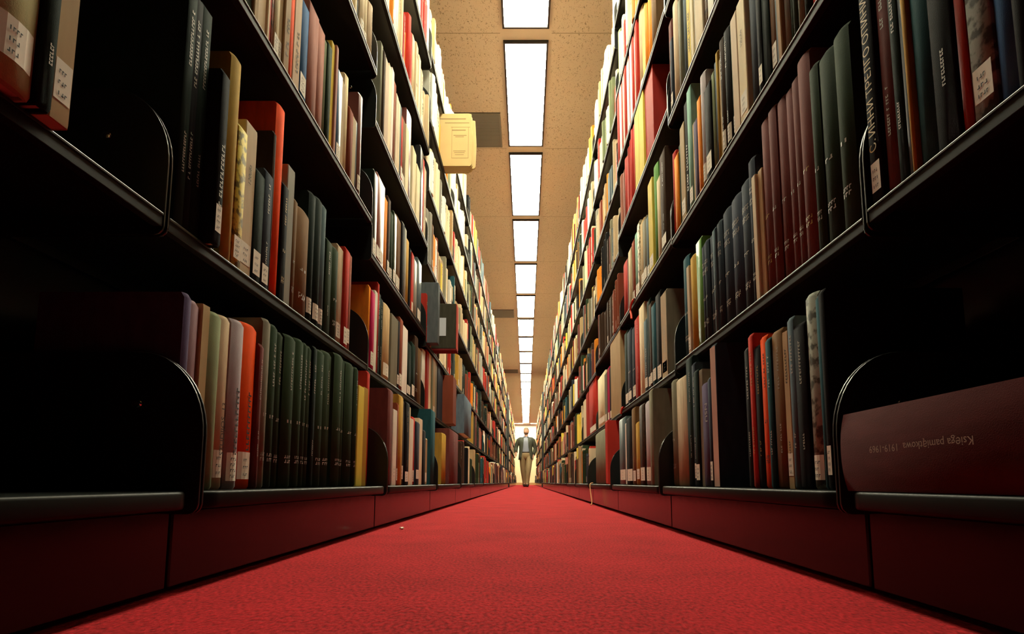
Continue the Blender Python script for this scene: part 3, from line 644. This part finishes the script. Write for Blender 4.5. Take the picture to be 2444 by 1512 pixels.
# newspapers folded over the shelf edge
np_m=simple('yellowed_newsprint',(.46,.34,.14),.8,noise=.08,nscale=12)
t=empty('newspaper_bundle',(-.475,2.93,HC+1.7906)); tag(t,'bundle of folded yellow newspapers jutting out over the aisle from the fourth left bay','newspapers')
rr=random.Random(5)
for i in range(6):
    mb=MB(); w=.185-.010*abs(i-2)-(i%2)*.006; hh=.322-.012*i; th=.012
    y=i*.0135; pts=[(-.12,.0012),(w-.016,.0012)]
    for q in range(7):
        a=-PI/2+PI/2*q/6; pts.append((w-.016+.016*math.cos(a),.016+.016*math.sin(a)))
    pts+=[(w+.004,hh*.5),(w-.004,hh-.004),(w-.02,hh),(-.12,hh-.004)]
    mb.prism(pts,'y',y,y+th); mb.build('newspaper',np_m,t,bevel=.003)
mb=MB()
for i,(x0,x1,z0,z1) in enumerate(((-.02,.13,.285,.292),(.01,.15,.262,.266),(.045,.155,.236,.238),(.05,.13,.216,.222),(.05,.052,.05,.236),(.145,.147,.05,.236),(.05,.147,.048,.05),(.06,.135,.185,.189),(.07,.12,.176,.18),(.06,.13,.09,.094),(.065,.125,.08,.083),(.07,.12,.068,.071))):
    mb.box(x0,x1,-.0006,.0,z0,z1)
mb.build('print',simple('newsprint_ink',(.25,.17,.07),.8),t)
# box files jutting from the fourth left bay
def box_file(label,loc,w,t_,h,c,spine_c,lab):
    e=empty('box_file',loc); tag(e,label,'box file','box files jutting out on the left')
    mb=MB(); mb.box(-w,0,0,t_,0,h); o=mb.build('body',M['cloth'],e,bevel=.003); o.color=(*c,1)
    mb=MB(); mb.box(0,.0025,.001,t_-.001,.002,h-.002); o=mb.build('spine',M['cloth'],e,bevel=.001); o.color=(*spine_c,1)
    if lab:
        mb=MB(); mb.box(-w*.42,-w*.22,-.0012,0,h*.28,h*.68); o=mb.build('paper_label',simple('pale_blue_label',(.55,.62,.68),.7),e)
        mb=MB(); mb.box(-w,.004,-.003,t_*.9,-.010,-.0008); o=mb.build('base_board',M['cloth'],e,bevel=.001); o.color=(.15,.02,.02,1)
    return e
box_file('dark olive box file with pale blue label and red spine jutting from the left shelves',(-.355,2.70,HC+.6715),.23,.075,.235,(.050,.050,.036),(.45,.05,.03),True)
box_file('slate grey box file standing just in front of the olive one, left shelves',(-.425,2.545,HC+.6605),.20,.055,.30,(.10,.12,.13),(.10,.12,.13),False)
# string
def tube(name,pts,rad,m,parent=None,seg=8):
    cu=bpy.data.curves.new(name,'CURVE'); cu.dimensions='3D'; cu.bevel_depth=rad; cu.bevel_resolution=2
    sp=cu.splines.new('NURBS'); sp.points.add(len(pts)-1); sp.use_endpoint_u=True; sp.order_u=4
    for p,q in zip(sp.points,pts): p.co=(*q,1)
    o=bpy.data.objects.new('tmp',cu); col.objects.link(o)
    dg=bpy.context.evaluated_depsgraph_get(); dg.update(); me=bpy.data.meshes.new_from_object(o.evaluated_get(dg)); bpy.data.objects.remove(o); bpy.data.curves.remove(cu)
    me.name=name; me.materials.clear(); me.materials.append(m)
    for f in me.polygons: f.use_smooth=True
    return link(bpy.data.objects.new(name,me),parent)
sm=simple('jute_string',(.50,.24,.09),.8)
o=tube('string',[(.400,3.262,.1285),(.396,3.261,.1285),(.390,3.26,.1285),(.381,3.25,.125),(.379,3.24,.10),(.381,3.215,.06),(.383,3.19,.025),(.381,3.17,.004),(.372,3.165,.0035)],.0032,sm)
tag(o,'brown string hanging over the bottom shelf down to the carpet, right side','string')
o=tube('ribbon',[(.4455,2.17,HC+.7475),(.4445,2.18,HC+.7475),(.4395,2.19,HC+.744),(.4375,2.21,HC+.728),(.438,2.22,HC+.712),(.4385,2.205,HC+.695),(.438,2.195,HC+.672)],.0045,simple('red_ribbon',(.70,.07,.03),.6))
tag(o,'red ribbon trailing over the third shelf edge of the third right bay','ribbon','red ribbons over shelf edges')
o=tube('ribbon',[(.4455,2.46,HC+.3395),(.4440,2.465,HC+.3395),(.4385,2.47,HC+.336),(.4370,2.475,HC+.322),(.4375,2.48,HC+.312)],.005,simple('red_tag',(.75,.05,.03),.6))
tag(o,'small red ribbon end on the second shelf edge of the third right bay','ribbon','red ribbons over shelf edges')
# crumb of paper on the carpet
bm=bmesh.new(); bmesh.ops.create_icosphere(bm,subdivisions=2,radius=.0055)
for v in bm.verts: v.co=Vector((v.co.x*1.2,v.co.y*1.2,v.co.z*.6))*(1+.2*math.sin(v.co.x*900+v.co.y*700))
me=bpy.data.meshes.new('paper_scrap'); bm.to_mesh(me); bm.free(); me.materials.append(simple('scrap_paper',(.72,.62,.5),.8))
o=link(bpy.data.objects.new('paper_scrap',me)); o.location=(-.355,1.585,.0035); tag(o,'tiny pale scrap of paper on the red carpet at left','paper scrap')
# ---------------------------------------------------------------- the man walking up the aisle
PX,PY=0.0,16.35
skin=simple('skin',(.55,.30,.20),.5,noise=.08,nscale=30)
m_j=simple('olive_tweed',(.055,.060,.040),.8,noise=.25,nscale=120)
m_s=simple('blue_grey_shirt',(.24,.26,.31),.7,noise=.06,nscale=40)
m_t=simple('khaki_cotton',(.27,.19,.09),.75,noise=.10,nscale=30)
m_b=simple('dark_belt',(.03,.018,.012),.4)
m_sh=simple('black_shoe_leather',(.012,.011,.010),.3)
m_h=simple('grey_brown_hair',(.20,.15,.09),.7,noise=.25,nscale=90)
m_bd=simple('auburn_beard',(.15,.075,.045),.8,noise=.25,nscale=120)
m_e=simple('dark_eye',(.02,.015,.012),.3)
root=empty('person',(PX,PY,0)); tag(root,'man in olive jacket, grey shirt and khaki trousers walking up the aisle','person')
def skin_obj(name,joints,edges,m,parent,sub=2,rootv=0):
    me=bpy.data.meshes.new(name); me.from_pydata([j[0] for j in joints],edges,[])
    o=bpy.data.objects.new('tmp',me); col.objects.link(o)
    md=o.modifiers.new('s','SKIN'); md.use_smooth_shade=True
    sl=me.skin_vertices[0].data
    for i,j in enumerate(joints):
        r=j[1]; sl[i].radius=(r,r) if not isinstance(r,tuple) else r
        sl[i].use_root=(i==rootv)
    s=o.modifiers.new('u','SUBSURF'); s.levels=sub; s.render_levels=sub
    dg=bpy.context.evaluated_depsgraph_get(); dg.update()
    nm=bpy.data.meshes.new_from_object(o.evaluated_get(dg)); bpy.data.objects.remove(o); bpy.data.meshes.remove(me)
    nm.name=name; nm.materials.clear(); nm.materials.append(m)
    for f in nm.polygons: f.use_smooth=True
    return link(bpy.data.objects.new(name,nm),parent)
# body: pelvis root, spine, neck, arms with hands, legs (x: right in the photo, -y: towards the camera)
J=[];E=[]
def j(p,r,par=None):
    J.append((p,r)); i=len(J)-1
    if par is not None: E.append((par,i))
    return i
pel=j((0,0,.96),.13); sp1=j((0,.0,1.12),.125,pel); ch=j((.0,.0,1.30),.14,sp1); nk0=j((.005,.01,1.445),.075,ch); nk=j((.01,-.005,1.52),.056,nk0); hd0=j((.012,-.02,1.575),.062,nk)
def arm(sg,sh,el,wr,hand,curl):
    a=j(sh,.062,ch); b=j(el,.047,a); c=j(wr,.030,b)
    d=Vector(hand)-Vector(wr); d.normalize()
    side=d.cross(Vector((0,1,0))).normalized(); nrm=Vector((0,1,0))
    k=j(tuple(Vector(wr)+d*.045),(.034,.018),c)
    k2=j(tuple(Vector(wr)+d*.085),(.036,.016),k)
    for q,(off,ln) in enumerate(((-.030,.062),(-.010,.074),(.010,.070),(.028,.054))):
        b0=Vector(wr)+d*.098+nrm*off
        f1=j(tuple(b0),.0098,k2); f2=j(tuple(b0+d*ln*.5+side*curl*.010*sg),.0090,f1); j(tuple(b0+d*ln*.9+side*curl*.028*sg),.0078,f2)
    t0=Vector(wr)+d*.035-nrm*.036; t1=j(tuple(t0),.011,k); t2=j(tuple(t0+d*.035-nrm*.016),.0100,t1); j(tuple(t0+d*.062-nrm*.012),.0085,t2)
arm(-1,(-.195,.0,1.40),(-.292,.05,1.19),(-.292,-.06,1.005),(-.292,-.10,.90),1)
arm(1,(.195,.0,1.40),(.285,.07,1.15),(.225,-.03,.915),(.195,-.06,.80),1)
def leg(hip,kn,an,toe):
    a=j(hip,.092,pel); b=j(kn,.060,a); c=j(an,.040,b); d=j(toe,.032,c)
leg((-.095,0,.90),(-.085,.04,.49),(-.035,.17,.10),(-.040,.06,.045))
leg((.095,0,.90),(.075,-.15,.50),(.035,-.12,.09),(.040,-.25,.045))
body=skin_obj('body',J,E,skin,root)
# head with face, joined into the body mesh; turned towards the left of the picture
bm=bmesh.new(); bm.from_mesh(body.data)
hb=bmesh.new(); bmesh.ops.create_uvsphere(hb,u_segments=32,v_segments=24,radius=1)
for v in hb.verts:
    x,y,z=v.co
    w=.077*(1-.16*max(0,-z)); v.co=Vector((x*w,y*.097*(1-.10*max(0,-z)),z*.118))
    fx,fz=v.co.x,v.co.z
    if v.co.y<-.03:
        v.co.y-=.030*math.exp(-((fx/.014)**2+((fz+.026)/.026)**2))      # nose
        v.co.y+=.010*math.exp(-(((abs(fx)-.030)/.016)**2+((fz-.012)/.012)**2))  # eye sockets
        v.co.y-=.006*math.exp(-((fx/.05)**2+((fz-.034)/.012)**2))       # brow
        v.co.y-=.006*math.exp(-((fx/.022)**2+((fz+.068)/.010)**2))      # lips
        v.co.y-=.008*math.exp(-((fx/.025)**2+((fz+.100)/.018)**2))      # chin
    if abs(v.co.z+.01)<.028 and abs(v.co.y-.010)<.022: v.co.x+=math.copysign(.012,v.co.x)  # ears
HR=Matrix.Translation((.012,-.012,1.655))@Matrix.Rotation(-.50,4,'Z')@Matrix.Rotation(-.06,4,'X')
bmesh.ops.transform(hb,matrix=HR,verts=hb.verts)
for f in hb.faces: f.smooth=True
tmp=bpy.data.meshes.new('t'); hb.to_mesh(tmp); hb.free(); bm.from_mesh(tmp); bm.to_mesh(body.data); bm.free(); bpy.data.meshes.remove(tmp)
def headpart(name,m,keep,grow,parent=root,lump=0.):
    b=bmesh.new(); bmesh.ops.create_uvsphere(b,u_segments=40,v_segments=30,radius=1)
    for v in b.verts:
        x,y,z=v.co; w=.077*(1-.16*max(0,-z)); g=1+grow+lump*math.sin(x*23+z*17)*math.sin(y*19+z*7)
        v.co=Vector((x*w*g,y*.097*(1-.10*max(0,-z))*g,z*.118*g))
    d=[f for f in b.faces if not keep(f.calc_center_median())]
    bmesh.ops.delete(b,geom=d,context='FACES')
    r=bmesh.ops.solidify(b,geom=b.faces[:],thickness=.006)
    bmesh.ops.transform(b,matrix=HR,verts=b.verts)
    for f in b.faces: f.smooth=True
    me=bpy.data.meshes.new(name); b.to_mesh(me); b.free(); me.materials.append(m); return link(bpy.data.objects.new(name,me),parent)
headpart('hair',m_h,lambda c: (c.z>.062+.0*c.y and c.y<-.03) or (c.y>=-.03 and c.z>-.02+(-.9*(c.y-.03) if c.y<.03 else -.3*(c.y-.03))*1.2),.05,lump=.02)
headpart('beard',m_bd,lambda c: c.z<-.048 and c.y<.035 and not(abs(c.x)<.018 and -.074<c.z<-.062 and c.y<0),.06,lump=.02)
m_ew=simple('eye_white',(.62,.58,.52),.3)
for sg in (-1,1):
    b=bmesh.new(); bmesh.ops.create_uvsphere(b,u_segments=16,v_segments=12,radius=.0105)
    for f in b.faces:
        c=f.calc_center_median(); f.smooth=True
        if c.y<-.0075: f.material_index=1
    bmesh.ops.rotate(b,verts=b.verts,cent=(0,0,0),matrix=Matrix.Rotation(-.25,3,'Z'))
    bmesh.ops.transform(b,matrix=HR@Matrix.Translation((sg*.030,-.0735,.012))@Matrix.Diagonal((1.15,1,.62,1)),verts=b.verts)
    me=bpy.data.meshes.new('eye'); b.to_mesh(me); b.free(); me.materials.append(m_ew); me.materials.append(m_e); link(bpy.data.objects.new('eye',me),root)
    mb=MB(); n=6
    for q in range(n):
        x0=sg*(.014+.034*q/n); x1=sg*(.014+.034*(q+1)/n); f=lambda x: -.097*math.sqrt(max(0,1-(x/.075)**2))*.97-.004
        zz=.033+.004*math.sin(PI*q/n)
        mb.box(min(x0,x1),max(x0,x1),f(x0)-.002,f(x0)+.006,zz,zz+.0055)
    o=mb.build('eyebrow',m_h,root,fix=False); o.data.transform(HR)
def loft(name,rings,m,parent,gap=None,thick=.006,seg=28):
    """rings: (cx,cy,cz,rx,ry[,gap half-angle]); gap leaves the front open"""
    vs=[];fs=[]
    n=seg
    for rg in rings:
        cx,cy,cz,rx,ry=rg[:5]; g=rg[5] if len(rg)>5 else 0.
        for i in range(n+(1 if gap else 0)):
            a=-PI/2+g+(2*PI-2*g)*i/n
            sq=lambda q: math.copysign(abs(q)**.86,q)
            vs.append((cx+rx*sq(math.cos(a)),cy+ry*sq(math.sin(a)),cz))
    m_=n+(1 if gap else 0)
    for k in range(len(rings)-1):
        for i in range(n):
            jn=(i+1)%m_ if not gap else i+1
            fs.append((k*m_+i,k*m_+jn,(k+1)*m_+jn,(k+1)*m_+i))
    b=bmesh.new(); me=bpy.data.meshes.new(name); me.from_pydata(vs,[],fs); b.from_mesh(me)
    bmesh.ops.recalc_face_normals(b,faces=b.faces)
    bmesh.ops.solidify(b,geom=b.faces[:],thickness=thick)
    for f in b.faces: f.smooth=True
    b.to_mesh(me); b.free(); me.materials.append(m); return link(bpy.data.objects.new(name,me),parent)
def limb(name,pts,m,parent,thick=.005,seg=18):
    """sleeve or trouser leg along a path of (point, rx, ry)"""
    vs=[];fs=[]; n=seg
    for k,(p,ra,rb) in enumerate(pts):
        a=Vector(pts[max(0,k-1)][0]); c=Vector(pts[min(len(pts)-1,k+1)][0]); d=(c-a).normalized()
        u=d.cross(Vector((0,1,0))).normalized(); w=u.cross(d).normalized()
        for i in range(n):
            an=2*PI*i/n; q=Vector(p)+u*ra*math.cos(an)+w*rb*math.sin(an); vs.append(tuple(q))
    for k in range(len(pts)-1):
        for i in range(n): fs.append((k*n+i,k*n+(i+1)%n,(k+1)*n+(i+1)%n,(k+1)*n+i))
    b=bmesh.new(); me=bpy.data.meshes.new(name); me.from_pydata(vs,[],fs); b.from_mesh(me)
    bmesh.ops.recalc_face_normals(b,faces=b.faces); bmesh.ops.solidify(b,geom=b.faces[:],thickness=thick)
    for f in b.faces: f.smooth=True
    b.to_mesh(me); b.free(); me.materials.append(m); return link(bpy.data.objects.new(name,me),parent)
shirt=loft('shirt',[(0,0,.985,.158,.138),(0,0,1.06,.160,.140),(0,0,1.2,.170,.142),(0,0,1.32,.178,.146),(0,0,1.40,.165,.125),(.004,.005,1.455,.095,.085),(.006,.0,1.49,.068,.066)],m_s,root)
loft('collar',[(.006,.0,1.475,.076,.078,.25),(.008,-.002,1.505,.072,.074,.30),(.008,-.006,1.485,.088,.092,.35)],m_s,shirt,gap=True,thick=.004)
jacket=loft('jacket',[(0,0,.80,.225,.165,.62),(0,0,.90,.218,.168,.60),(0,0,1.02,.205,.165,.50),(0,0,1.13,.200,.162,.42),(0,0,1.26,.210,.165,.42),(0,0,1.36,.222,.158,.50),(0,.005,1.42,.205,.125,.62),(.003,.012,1.458,.135,.100,.75),(.006,.012,1.49,.092,.088,.9)],m_j,root,gap=True,thick=.010)
for sg in (-1,1):
    mb=MB(); mb.v=[(sg*.085,-.160,1.13),(sg*.070,-.166,1.30),(sg*.062,-.128,1.44),(sg*.092,-.110,1.47),(sg*.135,-.152,1.36),(sg*.120,-.158,1.31)]
    mb.f=[(0,1,5),(1,2,4,5),(2,3,4)]; mb.m=[0,0,0]
    o=mb.build('lapel',m_j,jacket); b=bmesh.new(); b.from_mesh(o.data); bmesh.ops.solidify(b,geom=b.faces[:],thickness=.006); b.to_mesh(o.data); b.free()
limb('sleeve',[((-.085,.005,1.452),.020,.040),((-.125,.004,1.444),.045,.066),((-.170,.0,1.424),.060,.078),((-.213,.002,1.385),.070,.080),((-.255,.02,1.29),.066,.072),((-.292,.05,1.19),.062,.064),((-.296,.0,1.10),.054,.056),((-.293,-.05,1.02),.046,.048)],m_j,jacket)
limb('sleeve',[((.085,.005,1.452),.020,.040),((.125,.004,1.444),.045,.066),((.170,.0,1.424),.060,.078),((.213,.002,1.385),.070,.080),((.250,.03,1.28),.066,.072),((.285,.07,1.15),.062,.064),((.262,.03,1.05),.055,.057),((.232,-.015,.945),.047,.049)],m_j,jacket)
tr=loft('trousers',[(0,0,1.03,.160,.140),(0,0,.97,.172,.150),(0,0,.90,.182,.150),(0,-.005,.85,.150,.118),(0,-.005,.80,.07,.07)],m_t,root)
limb('trouser_leg',[((-.082,0,.97),.088,.128),((-.085,0,.90),.098,.134),((-.092,.01,.78),.094,.108),((-.088,.035,.60),.084,.090),((-.082,.05,.48),.076,.082),((-.060,.11,.30),.068,.074),((-.038,.165,.12),.062,.068),((-.035,.160,.045),.064,.080)],m_t,tr)
limb('trouser_leg',[((.082,0,.97),.088,.128),((.085,0,.90),.098,.134),((.094,-.06,.76),.096,.110),((.085,-.12,.60),.086,.094),((.075,-.15,.49),.078,.084),((.052,-.14,.30),.070,.076),((.036,-.125,.12),.064,.070),((.035,-.135,.040),.066,.084)],m_t,tr)
loft('belt',[(0,0,1.005,.166,.147),(0,0,1.04,.166,.147)],m_b,root,thick=.004)
def shoe(x,y):
    b=bmesh.new(); bmesh.ops.create_uvsphere(b,u_segments=24,v_segments=14,radius=1)
    for v in b.verts:
        q=v.co; z=max(q.z,-.55); wy=q.y
        v.co=Vector((x+q.x*.048*(1-.15*max(0,wy)),y+wy*.145,.055+z*(.050 if wy<0 else .058)*1.0-.0))
    mz=min(v.co.z for v in b.verts)
    for v in b.verts: v.co.z-=mz-.001
    for f in b.faces: f.smooth=True
    me=bpy.data.meshes.new('shoe'); b.to_mesh(me); b.free(); me.materials.append(m_sh); link(bpy.data.objects.new('shoe',me),root)
shoe(-.037,.10); shoe(.038,-.205)
EXPO=0.0
# ---------------------------------------------------------------- camera, world, view
cam=bpy.data.cameras.new('camera'); co=bpy.data.objects.new('camera',cam); link(co)
co.location=(0,0,HC); co.rotation_euler=(PI/2+TH,0,0)
cam.sensor_width=36; cam.lens=36*F/2444; cam.clip_start=.02; cam.clip_end=100
cam.shift_x=-(CX-1222)/2444; cam.shift_y=(CY-756)/2444
sc.camera=co
w=bpy.data.worlds.new('World'); sc.world=w; w.use_nodes=True
w.node_tree.nodes['Background'].inputs[0].default_value=(0,0,0,1); w.node_tree.nodes['Background'].inputs[1].default_value=0
sc.view_settings.view_transform='Standard'; sc.view_settings.look='None'; sc.view_settings.gamma=1; sc.view_settings.exposure=EXPO
try: sc.view_settings.use_curve_mapping=False
except Exception: pass
